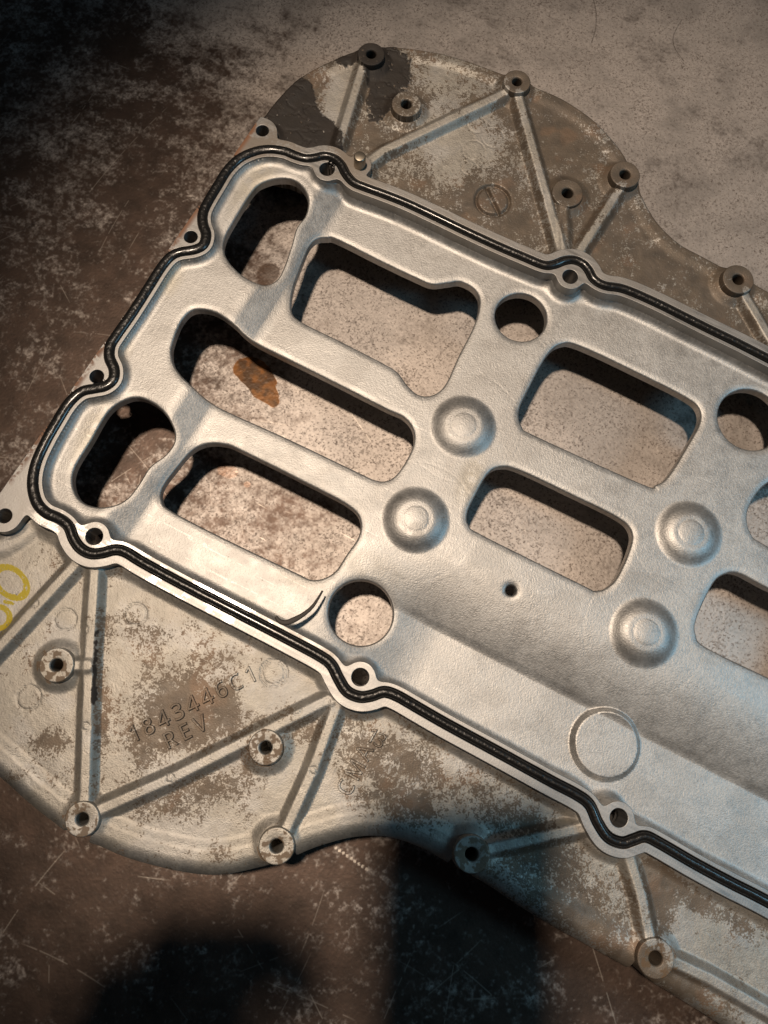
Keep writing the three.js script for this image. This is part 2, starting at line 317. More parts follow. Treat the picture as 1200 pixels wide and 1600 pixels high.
// the crests of the ribs have been rubbed clean in handling
const crestLines = [...upperRibs.slice(0, 5), ...lowerRibs.slice(0, 7)].flatMap((r) => { const m = mm(r, WING + 4), o = []; for (let i = 0; i + 1 < m.length; i++) o.push([...m[i], ...m[i + 1]]); return o; });
const crest = (x, z) => { let d = 100; for (const c of crestLines) { const e = segD2(x, z, c[0], c[1], c[2], c[3]); if (e < d) d = e; } return Math.sqrt(d); };
const BOXT = [-235, 275, -400, 195];
const cast = planTextures(BOXT, 2048, 2048, (x, z, o) => {
  const g = dG(x, z); proj(x, g < 0 ? TRAY : WING, z, PJ); const px = PJ[0], py = PJ[1];
  if (px < -60 || px > 1260 || py < -20 || py > 1660) { o[0] = o[1] = o[2] = 0.55; o[3] = 0.55; o[4] = 0.9; return; }
  const fine = fbm(x * 1.3, z * 1.3, 3), mid = fbm(x * 0.22 + 40, z * 0.22, 4), big = fbm(x * 0.03 + 5, z * 0.03 + 9, 3);
  const speck = noise(x * 2.1 + 91, z * 2.1 + 33);
  let v = 0.53 + 0.13 * (mid - 0.5) + 0.22 * (fine - 0.5) + 0.06 * (big - 0.5), R = v, Gc = v * 0.985, B = v * 0.955, rough = 0.55 + 0.12 * (mid - 0.5) + 0.08 * (big - 0.5) + 0.08 * (fine - 0.5), metal = 0.9;
  if (g < 0) {
    const y = clamp(blobs(px, py, grimeAndShade.tray)) * sstep(0.3, 0.62, mid + 0.25 * (fine - 0.5) + 0.12);
    R *= 1 - 0.18 * y; Gc *= 1 - 0.28 * y; B *= 1 - 0.52 * y;
    const smudge = sstep(0.5, 0.68, fbm(x * 0.06 + 80, z * 0.09 + 12, 4)) * 0.5 + clamp(blobs(px, py, trayMarks)) * sstep(0.35, 0.6, mid + 0.3 * (fine - 0.5));
    R *= 1 - 0.20 * smudge; Gc *= 1 - 0.21 * smudge; B *= 1 - 0.22 * smudge;
    const rub = noise(x * 0.05 + z * 0.02, (z * 0.9 - x * 0.45) * 1.6 + 7); if (rub > 0.86 && mid > 0.45) rough -= 0.05;
    if (speck > 0.965 && mid > 0.52) { R *= 0.4; Gc *= 0.36; B *= 0.3; metal = 0.3; }
  } else {
    const up = upperSide(px, py);
    const tan = 0.35 + 0.65 * sstep(0.3, 0.6, fbm(x * 0.07 + 14, z * 0.07 + 3, 3) + 0.3 * (fine - 0.5));
    R *= 1 - 0.10 * tan; Gc *= 1 - 0.13 * tan; B *= 1 - 0.19 * tan; rough += 0.05;
    const rubbed = 1 - sstep(1.4, 2.9, crest(x, z) + 1.6 * (mid - 0.5) + 1.2 * (fine - 0.5));
    const cover = clamp(-0.55 * rubbed + (up ? 0.63 : 0.12) + blobs(px, py, up ? grimeAndShade.upper : grimeAndShade.lower), 0, 0.95);
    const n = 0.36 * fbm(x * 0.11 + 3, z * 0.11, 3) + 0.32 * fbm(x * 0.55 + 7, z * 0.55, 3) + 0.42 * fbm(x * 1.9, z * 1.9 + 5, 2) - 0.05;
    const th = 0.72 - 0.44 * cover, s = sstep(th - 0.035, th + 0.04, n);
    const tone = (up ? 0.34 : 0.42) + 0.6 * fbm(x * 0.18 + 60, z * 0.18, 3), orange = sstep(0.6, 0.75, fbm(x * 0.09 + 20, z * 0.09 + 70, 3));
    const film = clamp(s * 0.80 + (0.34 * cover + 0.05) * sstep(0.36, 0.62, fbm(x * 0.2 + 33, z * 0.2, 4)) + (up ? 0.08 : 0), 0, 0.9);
    // dried oil and road dirt, with the flange shadow painted in at lower right
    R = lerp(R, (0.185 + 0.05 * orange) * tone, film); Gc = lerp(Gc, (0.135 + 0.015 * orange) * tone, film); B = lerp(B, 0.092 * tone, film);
    rough = lerp(rough, 0.56, film); metal = lerp(metal, 0.35, film);
    // rust freckles on the lower bosses
    if (!up) for (const q of rustyFace) { const dx = px - q[0], dy = py - q[1]; const e = dx * dx + dy * dy; if (e < 900 && e > 120) { const m = 0.8 * sstep(0.50, 0.60, fbm(x * 0.45 + 9, z * 0.45, 3) + 0.2 * (fine - 0.5)); R = lerp(R, 0.17, m); Gc = lerp(Gc, 0.105, m); B = lerp(B, 0.055, m); metal = lerp(metal, 0.2, m); rough = lerp(rough, 0.7, m); } }
    const b = residue(x, z, px, py), kk = 0.6 + 0.9 * mid;
    R = lerp(R, 0.026 * kk, b); Gc = lerp(Gc, 0.020 * kk, b); B = lerp(B, 0.016 * kk, b); rough = lerp(rough, 0.66 + 0.2 * (mid - 0.5), b); metal = lerp(metal, 0, b);
    // yellow paint-pen figures
    const pen = (cx, cy, rx, ry, deg, w) => { const a = deg * Math.PI / 180, dx = px - cx, dy = py - cy, u = dx * Math.cos(a) + dy * Math.sin(a), q = -dx * Math.sin(a) + dy * Math.cos(a), d = Math.hypot(u / rx, q / ry); return Math.abs(d - 1) * Math.min(rx, ry) < w; };
    if (!up && (pen(17, 910, 28, 20, 42, 4.2) || pen(-3, 965, 18, 17, 0, 4.2) || segD2(px, py, 8, 940, 19, 943) < 8 || segD2(px, py, -60, 925, -22, 985) < 20) && fine > 0.30) { R = 0.6; Gc = 0.46; B = 0.03; metal = 0; rough = 0.6; }
  }
  o[0] = R; o[1] = Gc; o[2] = B; o[3] = rough; o[4] = metal;
});
const castGrain = grainTexture(1024, 0.2, (x, z) => 0.5 + 0.9 * (fbm(x * 2.3, z * 2.3, 2) - 0.5) + 0.12 * (noise(x * 0.35 + 8, z * 0.35) - 0.5));
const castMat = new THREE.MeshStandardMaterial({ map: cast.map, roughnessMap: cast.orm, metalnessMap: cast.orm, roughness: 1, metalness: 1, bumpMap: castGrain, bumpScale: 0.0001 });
const machined = planTextures(BOXT, 1024, 1024, (x, z, o) => {
  proj(x, RIM, z, PJ); const px = PJ[0], py = PJ[1];
  // fine tool marks run along the face
  const line = noise(x * 0.10 + z * 0.06 + 3, (x * -0.47 + z * 0.88) * 3.2), mid = fbm(x * 0.16 + 4, z * 0.16, 4), fine = fbm(x * 1.6, z * 1.6, 2);
  let v = 0.43 + 0.14 * (line - 0.5) + 0.12 * (mid - 0.5), R = v, G = v * 0.985, B = v * 0.96, rough = 0.52 + 0.12 * (mid - 0.5) + 0.14 * (line - 0.5), metal = 0.95;
  const clean = sstep(0.55, 0.62, mid + 0.35 * (line - 0.5)) * clamp(blobs(px, py, glintBlobs));  // painted lamp glint: paler colour and lower roughness
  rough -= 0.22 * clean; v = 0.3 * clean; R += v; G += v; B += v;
  const old = clamp(blobs(px, py, oldBlobs));
  const s = old * sstep(0.30, 0.60, mid + 0.4 * (fine - 0.5));
  R = lerp(R, 0.25, s * 0.7); G = lerp(G, 0.2, s * 0.7); B = lerp(B, 0.15, s * 0.7); rough = lerp(rough, 0.5, s); metal = lerp(metal, 0.6, s);
  const rust = sstep(0.45, 0.6, mid + 0.3 * (fine - 0.5) + 0.3 * blob(px, py, rustBlob) - 0.06) * sstep(3.6, 0.6, -leftSide(x, z) * 1);
  R = lerp(R, 0.28, rust * 0.85); G = lerp(G, 0.115, rust * 0.85); B = lerp(B, 0.045, rust * 0.85); metal = lerp(metal, 0.1, rust); rough = lerp(rough, 0.8, rust);
  o[0] = R; o[1] = G; o[2] = B; o[3] = rough; o[4] = metal;
});
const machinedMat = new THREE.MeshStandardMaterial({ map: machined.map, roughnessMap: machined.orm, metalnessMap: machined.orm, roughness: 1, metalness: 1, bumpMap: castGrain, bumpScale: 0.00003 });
const pinMat = new THREE.MeshStandardMaterial({ color: new THREE.Color().setRGB(0.42, 0.37, 0.3), metalness: 1, roughness: 0.38 });

// ---------------------------------------------------------------- the steel table
const tableBox = [-310, 370, -520, 260];
const tableStain = [[405, 592, 42, 30, 60, 1.2], [385, 575, 26, 24, 0, 0.8], [425, 622, 22, 20, 30, 0.7], [414, 598, 22, 18, 0, 0.5]];
const scratches = [];
for (let i = 0; i < 320; i++) {   // short bright drag marks where plates are pushed across
  const [x, z] = at(380 + 850 * rnd(), -20 + 1200 * rnd(), 0);
  scratches.push([x, z, 0.55 + 0.5 * (rnd() - 0.5), 3 + 16 * rnd() * rnd(), 0, 0.5 + rnd()]);
}
for (let i = 0; i < 420; i++) {
  const a = (rnd() < 0.5 ? 0.6 : 2.2) + (rnd() - 0.5) * 1.6, l = 12 + 110 * rnd() * rnd(), x = lerp(tableBox[0], tableBox[1], rnd()), z = lerp(tableBox[2], tableBox[3], rnd());
  scratches.push([x, z, a, l, (rnd() - 0.5) * 0.012, 0.25 + 0.75 * rnd() * rnd()]);
}
const steel = planTextures(tableBox, 2048, 2048, (x, z, o) => {
  proj(x, 0, z, PJ); const px = PJ[0], py = PJ[1];
  const mid = fbm(x * 0.075 + 11, z * 0.075, 5, 0.55), big = fbm(x * 0.012 + 2, z * 0.012 + 8, 3), fine = fbm(x * 0.9 + 5, z * 0.9, 3), rubbed = fbm(x * 0.05 + z * 0.03, z * 0.16 - x * 0.05, 4);
  // heat-brown mill scale: thick patches at the edges, worn to bare steel where work slides
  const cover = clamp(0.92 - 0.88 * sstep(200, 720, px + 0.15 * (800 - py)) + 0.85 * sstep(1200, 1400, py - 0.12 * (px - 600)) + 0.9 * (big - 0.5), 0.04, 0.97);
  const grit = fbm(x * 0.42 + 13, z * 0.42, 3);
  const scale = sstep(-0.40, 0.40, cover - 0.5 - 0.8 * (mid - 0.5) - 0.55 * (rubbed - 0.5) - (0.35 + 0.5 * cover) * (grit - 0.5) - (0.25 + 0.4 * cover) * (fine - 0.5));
  let v = 0.54 + 0.14 * (mid - 0.5) + 0.15 * (fine - 0.5) - 0.08 * sstep(0.42, 0.62, fbm(x * 0.03 + 50, z * 0.045, 4)), R = v, G = v * 0.90, B = v * 0.825, rough = 0.54 + 0.1 * (mid - 0.5), metal = 0.72;
  const t = 0.45 + 1.1 * fbm(x * 0.14 + 77, z * 0.14, 4);
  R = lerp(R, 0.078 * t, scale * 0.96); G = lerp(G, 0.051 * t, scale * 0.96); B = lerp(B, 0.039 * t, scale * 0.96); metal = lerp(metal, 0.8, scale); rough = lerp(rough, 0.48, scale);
  // rust pits
  const pit = 0.55 * sstep(0.60, 0.72, 0.55 * fbm(x * 1.0 + 3, z * 1.0 + x * 0.25, 3) + 0.30 * mid + 0.15 * noise(x * 2.3, z * 2.3 + 4) + 0.05);
  R = lerp(R, 0.085, pit * 0.8); G = lerp(G, 0.055, pit * 0.8); B = lerp(B, 0.04, pit * 0.8); metal = lerp(metal, 0.3, pit);
  const fleck = 0.7 * sstep(0.715, 0.775, 0.7 * noise(x * 1.15 + z * 0.4, z * 1.7 - x * 0.5 + 8) + 0.3 * noise(x * 2.6, z * 2.6) + 0.16 * (mid - 0.5));
  R = lerp(R, 0.075, fleck); G = lerp(G, 0.05, fleck); B = lerp(B, 0.038, fleck); metal = lerp(metal, 0.3, fleck);
  const wob = 0.7 * (fbm(x * 0.12, z * 0.12 + 50, 3) - 0.5);
  const st = sstep(0.36, 0.44, blobs(px, py, tableStain) + wob) ;
  const deep = 0.45 + 1.1 * sstep(0.3, 0.7, fbm(x * 0.25 + 6, z * 0.25, 3)); R = lerp(R, 0.21 * deep, st * 0.92); G = lerp(G, 0.075 * deep, st * 0.92); B = lerp(B, 0.010 * deep, st * 0.94); metal = lerp(metal, 0.15, st); rough = lerp(rough, 0.24, st);
  const st2 = sstep(0.3, 0.5, blobs(px, py, spotBlobs) + wob * 0.7);
  R = lerp(R, 0.10, st2 * 0.7); G = lerp(G, 0.06, st2 * 0.7); B = lerp(B, 0.04, st2 * 0.7); rough = lerp(rough, 0.36, st2);
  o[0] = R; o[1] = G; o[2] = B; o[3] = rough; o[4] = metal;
}, (buf, w, h, uv) => {
  const ink = (x, z, a, c) => {
    const [u, v] = uv(x, z), i = Math.floor(u), j = Math.floor(v);
    for (let q = 0; q < 2; q++) for (let p = 0; p < 2; p++) {
      const I = i + p, J = j + q; if (I < 0 || J < 0 || I >= w || J >= h) continue;
      const k = (J * w + I) * 5, f = a * (p ? u - i : 1 - u + i) * (q ? v - j : 1 - v + j);
      for (let s = 0; s < 3; s++) buf[k + s] = lerp(buf[k + s], c[s], f); buf[k + 4] = lerp(buf[k + 4], c[3], f); buf[k + 3] = lerp(buf[k + 3], 0.4, f);
    }
  };
  for (const [x, z, a, l, bend, str] of scratches) {
    let X = x, Z = z, A = a;
    for (let s = 0; s < l; s += 0.16) { X += Math.cos(A) * 0.16; Z += Math.sin(A) * 0.16; A += bend * 0.16; if (noise(X * 0.3, Z * 0.3 + a * 9) > 0.36) ink(X, Z, str * 0.48 * Math.min(1, s / 6, (l - s) / 6), [0.62, 0.56, 0.49, 0.9]); }
  }
  const hair = (pts) => { const line = smoothLoop(mm(pts, 0), 60, 0.5, false); for (const [x, z] of line) ink(x, z, 0.8, [0.05, 0.035, 0.025, 0]); };
  hair([[927, 0], [931, 20], [930, 45], [924, 66]]); hair([[1065, 30], [1052, 55], [1054, 75], [1068, 95]]);
  for (let i = 0; i < 9; i++) { const [x, z] = at(524 + i * 6, 1324 + i * 4.2, 0); for (let q = 0; q < 26; q++) ink(x + (rnd() - 0.5) * 1.2, z + (rnd() - 0.5) * 1.2, 0.5, [0.75, 0.68, 0.6, 0.9]); }
});
const steelGrain = grainTexture(1024, 0.26, (x, z) => 0.5 + 0.7 * (fbm(x * 0.8, z * 0.8, 3) - 0.5) + 0.3 * (fbm(x * 0.1, z * 0.1, 3) - 0.5));
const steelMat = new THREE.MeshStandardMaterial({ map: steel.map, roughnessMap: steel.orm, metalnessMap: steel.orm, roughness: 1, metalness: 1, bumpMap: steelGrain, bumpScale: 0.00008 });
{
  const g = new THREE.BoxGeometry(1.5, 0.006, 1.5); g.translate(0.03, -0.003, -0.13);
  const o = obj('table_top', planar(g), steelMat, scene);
  tag(o, 'scratched brown steel bench top under the aluminium cover', 'table', 'structure');
}

// ---------------------------------------------------------------- the aluminium cover
const cover = thing('engine_cover', 'cast aluminium engine cover with slotted tray and two grimy side wings', 'engine cover');
// openings of the tray
const holesPx = [
  [[442, 288], [462, 292], [476, 305], [482, 322], [478, 342], [464, 362], [456, 387], [444, 420], [432, 440], [412, 450], [387, 442], [363, 421], [352, 400], [354, 380], [367, 355], [397, 307], [417, 293]],
  [[455, 482], [458, 448], [473, 408], [484, 384], [497, 372], [512, 369], [527, 372], [597, 407], [650, 432], [675, 442], [700, 440], [720, 438], [742, 450], [750, 470], [742, 505], [717, 555], [697, 598], [677, 615], [655, 615], [637, 600], [622, 580], [600, 566], [530, 530], [470, 500]],
  [[308, 491], [338, 495], [368, 514], [395, 533], [500, 585], [600, 636], [630, 650], [645, 668], [647, 690], [637, 715], [620, 740], [603, 750], [585, 748], [565, 739], [450, 684], [340, 634], [300, 606], [277, 580], [271, 555], [278, 528], [290, 504]],
  [[200, 631], [225, 628], [253, 643], [271, 668], [273, 690], [259, 711], [235, 731], [216, 760], [200, 780], [180, 792], [155, 795], [130, 785], [118, 762], [121, 735], [145, 695], [173, 650]],
  [[320, 693], [350, 693], [380, 705], [500, 765], [548, 792], [563, 813], [560, 838], [541, 866], [525, 890], [506, 902], [485, 904], [463, 894], [350, 840], [267, 797], [251, 780], [253, 760], [275, 730], [297, 705]],
  [[880, 535], [910, 540], [1000, 582], [1073, 619], [1094, 637], [1095, 660], [1076, 695], [1046, 743], [1026, 756], [1004, 754], [840, 680], [817, 665], [812, 641], [825, 610], [856, 553]],
  [[785, 728], [815, 735], [900, 775], [968, 809], [988, 830], [986, 856], [967, 899], [950, 917], [931, 922], [910, 912], [757, 836], [734, 820], [731, 800], [745, 770], [764, 738]],
  [[1230, 742], [1200, 755], [1181, 776], [1170, 803], [1176, 832], [1200, 851], [1330, 915], [1360, 918], [1385, 905], [1430, 830], [1425, 800], [1400, 785], [1260, 745]],
  [[1130, 899], [1155, 895], [1200, 918], [1290, 962], [1310, 985], [1285, 1060], [1262, 1078], [1240, 1075], [1200, 1057], [1106, 1011], [1090, 991], [1091, 966], [1114, 916]],
];
const holePolys = holesPx.map((h) => polySDF(smoothLoop(mm(h, TRAY + 1), 6), 14));
const rounds = [[814, 495, 40], [1172, 655, 49], [564, 956, 51]].map(([x, y, r]) => { const c = at(x, y, TRAY), e = at(x + r, y, TRAY); return [...c, Math.hypot(e[0] - c[0], e[1] - c[1])]; });
const pins = [[797, 923, 8]].map(([x, y, r]) => { const c = at(x, y, TRAY - 3); return [...c, r * 0.31]; });
const openingF = new Field(BOX, 0.6, (x, z) => {      // distance to the nearest opening; below zero inside it
  if (dG(x, z) > 2) return 14;
  let d = 14;
  for (const f of holePolys) d = Math.min(d, f(x, z));
  for (const [a, b, r] of rounds) d = Math.min(d, Math.hypot(x - a, z - b) - r);
  return d;
});
const opening = (x, z) => { let d = openingF.get(x, z); for (const [a, b, r] of pins) d = Math.min(d, Math.hypot(x - a, z - b) - r); return d; };
const domes = [[725, 664, 731, 655], [650, 810, 648, 805], [1080, 832, 1087, 822], [1010, 988, 1012, 988]].map(([a, b]) => at(a, b, TRAY + 3));
const disc = at(948, 1163, LOW + 3);
const slopeA = at(606, 945, TRAY - 4), slopeB = at(1210, 1255, TRAY - 4);
const slopeN = (() => { const dx = slopeB[0] - slopeA[0], dz = slopeB[1] - slopeA[1], l = Math.hypot(dx, dz); return [-dz / l, dx / l, dx / l, dz / l]; })();
const ramp = (t) => (t = clamp(t)) < 0.25 ? t * t * 2.6667 * 0.8 : t > 0.75 ? 1 - (1 - t) * (1 - t) * 2.6667 * 0.8 : lerp(0.13333, 0.86667, (t - 0.25) * 2);
function trayHeight(x, z) {
  const s = -leftSide(x, z);                                    // distance from the left edge
  let h = lerp(SHELF - 1, TRAY, ramp((s - 42) / 22));
  // the long roll down to the low shelf beside the lower flange
  const a = (x - slopeA[0]) * slopeN[0] + (z - slopeA[1]) * slopeN[1], along = (x - slopeA[0]) * slopeN[2] + (z - slopeA[1]) * slopeN[3];
  const t = clamp((a + 40) / 40), fade = sstep(-28, 30, along);
  const roll = Math.pow(t, 1.8), soft = sstep(-4.5, 4.5, a);
  h -= (TRAY - LOW) * fade * lerp(roll, 1, soft);
  h -= 1.0 * (1 - fade) * sstep(-30, 0, a);
  for (const c of domes) {
    const d = Math.hypot(x - c[0], z - c[1]);
    if (d < 34) {
      h += 4.0 * (1 - sstep(8.0, 17.0, d)) - 0.01 * d * d * (1 - sstep(6, 13, d)) - 0.09 * Math.exp(-(((d - 6.3) / 0.45) ** 2)) - 0.03 * Math.exp(-(((d - 29) / 0.5) ** 2));
      h += 0.5 * (1 - sstep(0, 5, d)) * 0;
    }
  }
  { const d = Math.hypot(x - disc[0], z - disc[1]); if (d < 22) h += 3.0 * (1 - sstep(14.4, 17.0, d)); }
  const w = innerSolidF.get(x, z);                              // fillet up to the flange wall
  const fr = 4.2, fh = Math.min(fr, (RIM - h) * 0.85); if (w < fr) { const q = clamp((fr - w) / fr); h += fh * (1 - Math.sqrt(Math.max(0, 1 - q * q))); }
  for (const [c0, c1, r] of pins) { const d = Math.hypot(x - c0, z - c1); if (d < r + 2) h -= 0.15 * sstep(r + 1.8, r, d); }
  const e = opening(x, z);                                      // cast edges swell a little before they turn down
  h -= 0.4 * (1 - sstep(0, 4, e)) ** 2;
  return h + 0.28 * (fbm(x * 0.05, z * 0.05, 2) - 0.5);
}
{
  const box = [BOX[0] + 1, BOX[1] - 1, BOX[2] + 1, BOX[3] - 1];
  const pick = (x, z) => { for (let i = 0; i < 4; i++) if (Math.hypot(x - domes[i][0], z - domes[i][1]) < 16.4) return i + 1; return Math.hypot(x - disc[0], z - disc[1]) < 16.4 ? 5 : 0; };
  const g = region({ box, cell: 0.75, sdf: (x, z) => Math.max(dG(x, z) + 2.6, -opening(x, z), boltHole(x, z, inBolts, 5.0)), height: trayHeight, r: 1.15, steps: 4, bottom: (x, z) => trayHeight(x, z) - 5.2, pick, parts: 6 });
  const tray = obj('tray', g[0], castMat, cover);
  tray.userData.label = 'clean grey cast tray with rounded openings';
  for (let i = 1; i <= 4; i++) obj('dome', g[i], castMat, tray);
  obj('raised_disc', g[5], castMat, tray);
}
{
  const flat = () => RIM;
  const box = [BOX[0] + 1, BOX[1] - 1, BOX[2] + 1, BOX[3] - 1];
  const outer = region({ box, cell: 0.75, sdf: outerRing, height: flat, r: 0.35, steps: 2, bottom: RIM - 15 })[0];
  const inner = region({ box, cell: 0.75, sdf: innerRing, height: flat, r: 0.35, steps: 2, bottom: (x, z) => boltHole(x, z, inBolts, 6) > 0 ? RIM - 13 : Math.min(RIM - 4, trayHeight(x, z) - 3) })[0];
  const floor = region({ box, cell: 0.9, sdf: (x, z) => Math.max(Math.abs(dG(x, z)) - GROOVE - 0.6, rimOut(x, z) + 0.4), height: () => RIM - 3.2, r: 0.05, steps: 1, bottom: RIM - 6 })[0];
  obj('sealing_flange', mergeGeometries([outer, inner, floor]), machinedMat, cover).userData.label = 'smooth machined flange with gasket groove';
}
// side wings
const font = await new FontLoader().loadAsync('fonts/droid/droid_sans_regular.typeface.json');
function lathe(profile, [x, z], segs = 40) { const g = new THREE.LatheGeometry(profile.map(([r, y]) => new THREE.Vector2(r * MM, y * MM)), segs); g.translate(x * MM, 0, z * MM); return planar(g); }
function wing(label, outlinePx, ribsPx, bossesPx, edgeR, lip, extra) {
  const sdfPoly = polySDF(smoothLoop(mm(outlinePx, WING), 6));
  const poly = new Field(BOX, 0.9, sdfPoly);
  const ribs = ribsPx.map((p) => mm(p, WING + 4));
  const bosses = bossesPx.map(([x, y, r, h]) => { const c = at(x, y, WING + h), e = at(x + r, y, WING + h); return { c, r: Math.hypot(e[0] - c[0], e[1] - c[1]), h }; });
  const sdf0 = (x, z) => { let d = poly.get(x, z); for (const b of bosses) d = smin(d, dist(x, z, b.c) - b.r - 0.6, 2.5); return Math.max(d, 2.2 - dG(x, z) - edgeR); };
  const ribD = (x, z, r) => { let d = 1e9; for (let i = 0; i + 1 < r.length; i++) d = Math.min(d, segD2(x, z, r[i][0], r[i][1], r[i + 1][0], r[i + 1][1])); return Math.sqrt(d); };
  const both = (a, c) => c <= 0 ? a : a <= 0 ? c : Math.cbrt(a * a * a + c * c * c);
  const bump = (d, top, foot, hgt) => hgt * (1 - sstep(top, foot, d));
  const height = (x, z) => {
    let b = 0;
    for (const r of ribs) { const d = ribD(x, z, r); if (d < 9) b = both(b, bump(d, 1.5, 5.8, 3.8)); }
    for (const q of bosses) { const d = dist(x, z, q.c); if (d < q.r + 5) b = both(b, bump(d, q.r - 1, q.r + 5.5, 2.6)); }
    const f = rimOut(x, z); if (f < 5) b = both(b, 2.6 * (1 - sstep(-1, 4.5, f)));
    const e = -poly.get(x, z); if (lip) b = both(b, lip * (1 - sstep(edgeR + 2.5, edgeR + 8.5, e)));
    for (const q of bosses) { const d = dist(x, z, q.c); if (d < q.r * 0.8) return lerp(3, WING + 2, sstep(q.r * 0.5, q.r * 0.8, d)); }
    for (const q of outBolts) { const d = dist(x, z, q); if (d < 6.5) return lerp(3, WING, sstep(4.2, 6.5, d)); }
    let h = WING + b;
    if (extra) h += extra(x, z);
    return h + 0.35 * (fbm(x * 0.06, z * 0.06, 2) - 0.5) + 0.10 * (fbm(x * 0.5, z * 0.5, 2) - 0.5);
  };
  const pick = (x, z) => {
    let best = 3.6, k = 0;
    for (let i = 0; i < ribs.length; i++) { const d = ribD(x, z, ribs[i]); if (d < best) { best = d; k = i + 1; } }
    return k;
  };
  const box = [BOX[0] + 1, BOX[1] - 1, BOX[2] + 1, BOX[3] - 1];
  const g = region({ box, cell: 0.75, sdf: sdf0, height, r: edgeR, steps: 5, bottom: 7, pick, parts: ribs.length + 1 });
  const w = obj('side_wing', g[0], castMat, cover); w.userData.label = label;
  for (let i = 1; i < g.length; i++) obj('rib', g[i], castMat, w);
  for (const { c, r, h } of bosses) {
    const y = WING + h, hr = r * 0.36;
    const o = obj('boss', lathe([[r + 0.7, 0.0], [r + 0.5, WING], [r + 0.1, y - 0.5], [r - 0.15, y - 0.15], [r - 0.5, y], [hr + 0.7, y], [hr + 0.1, y - 0.6], [hr, y - 1.2], [hr, 2]], c), castMat, w);
    void o;
  }
  return { w, height };
}
const upper = wing('grimy upper wing with dark oil patches',
  [[400, 230], [405, 196], [417, 178], [435, 155], [470, 121], [510, 99], [555, 82], [610, 74], [675, 81], [725, 94], [775, 112], [835, 136], [880, 156], [925, 186], [958, 220], [980, 252], [1000, 300], [1025, 345], [1060, 380], [1100, 402], [1140, 424], [1180, 445], [1240, 480], [1330, 540], [1420, 640], [1300, 640], [1000, 500], [800, 420], [600, 330], [480, 270]],
  upperRibs,
  [[580, 84, 21, 6.5], [635, 162, 23, 6.5], [808, 127, 21, 6.5], [977, 272, 23, 6.5], [887, 301, 24, 4.5], [1154, 436, 24, 6.5]], 1.6, 0.8,
  (() => { const c = at(770, 313, WING), m = [[733, 262, 4.4], [770, 215, 6], [745, 195, 5], [740, 235, 6]].map(([x, y, r]) => [...at(x, y, WING), r]);
    return (x, z) => { let h = 0; proj(x, WING, z, PJ); const k = residue(x, z, PJ[0], PJ[1]); if (k > 0) h += k * (0.40 + 0.25 * fbm(x * 0.2, z * 0.2, 2) - 0.22 * sstep(0.06, 0.0, Math.abs(fbm(x * 0.12 + 9, z * 0.12, 3) - 0.5))); const d = Math.hypot(x - c[0], z - c[1]); if (d < 12) { h -= 1.9 * Math.exp(-(((d - 8.9) / 0.75) ** 2)); if (d < 8.6) { const u = (x - c[0]) * 0.93 - (z - c[1]) * 0.38; h -= 2.2 * Math.exp(-((u / 0.85) ** 2)); } }
      for (const q of m) { const e = Math.hypot(x - q[0], z - q[1]); if (e < q[2] + 2) h -= 0.10 * Math.exp(-(((e - q[2]) / 0.45) ** 2)); } return h; }; })());
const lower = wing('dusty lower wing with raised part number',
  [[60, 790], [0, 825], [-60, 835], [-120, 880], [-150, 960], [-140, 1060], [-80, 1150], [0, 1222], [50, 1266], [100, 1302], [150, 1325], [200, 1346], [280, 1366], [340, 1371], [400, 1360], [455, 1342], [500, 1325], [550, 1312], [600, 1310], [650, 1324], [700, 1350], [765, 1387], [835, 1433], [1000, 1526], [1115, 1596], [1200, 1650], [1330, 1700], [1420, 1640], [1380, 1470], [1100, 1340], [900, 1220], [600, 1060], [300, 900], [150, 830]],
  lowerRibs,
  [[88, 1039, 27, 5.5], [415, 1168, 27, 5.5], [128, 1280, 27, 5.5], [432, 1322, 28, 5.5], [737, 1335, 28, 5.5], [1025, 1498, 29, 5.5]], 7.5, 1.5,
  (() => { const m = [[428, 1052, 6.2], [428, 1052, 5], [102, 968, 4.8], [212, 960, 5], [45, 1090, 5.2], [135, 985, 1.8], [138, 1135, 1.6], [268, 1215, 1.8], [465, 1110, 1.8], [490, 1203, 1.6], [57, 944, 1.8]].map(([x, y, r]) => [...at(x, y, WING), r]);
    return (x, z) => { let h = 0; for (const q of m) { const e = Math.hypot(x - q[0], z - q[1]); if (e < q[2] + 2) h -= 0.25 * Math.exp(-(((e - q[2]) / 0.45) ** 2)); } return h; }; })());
// raised figures
function raised(text, px, py, deg, size, parent, stretch = 1) {
  const [x, z] = at(px, py, WING), out = [];
  let u = 0; const a = deg * Math.PI / 180;
  for (const ch of text) {
    if (ch !== ' ') {
      const g = new TextGeometry(ch, { font, size: size, depth: 1.1, curveSegments: 5, bevelEnabled: true, bevelThickness: 0.55, bevelSize: 0.3, bevelOffset: -0.12, bevelSegments: 3 });
      g.computeBoundingBox(); g.translate(-(g.boundingBox.min.x + g.boundingBox.max.x) / 2, 0, 0); g.rotateX(-Math.PI / 2);
      const cx = x + Math.cos(a) * u, cz = z + Math.sin(a) * u;
      g.rotateY(-a); g.translate(cx, parent.height(cx, cz) - 0.2, cz); g.scale(MM, MM, MM); out.push(planar(g));
    }
    u += size * 1.02 * stretch;
  }
  for (const g of out) obj('raised_character', g, castMat, parent.w);
}
raised('1843446C1', 214, 1158, -27, 7.2, lower, 0.96);
raised('REV', 272, 1166, -27, 7.0, lower, 1.0);
raised('CMA', 551, 1236, -62, 7.2, lower, 1.15);
raised('13', 575, 1158, 30, 6.2, lower, 0.7);
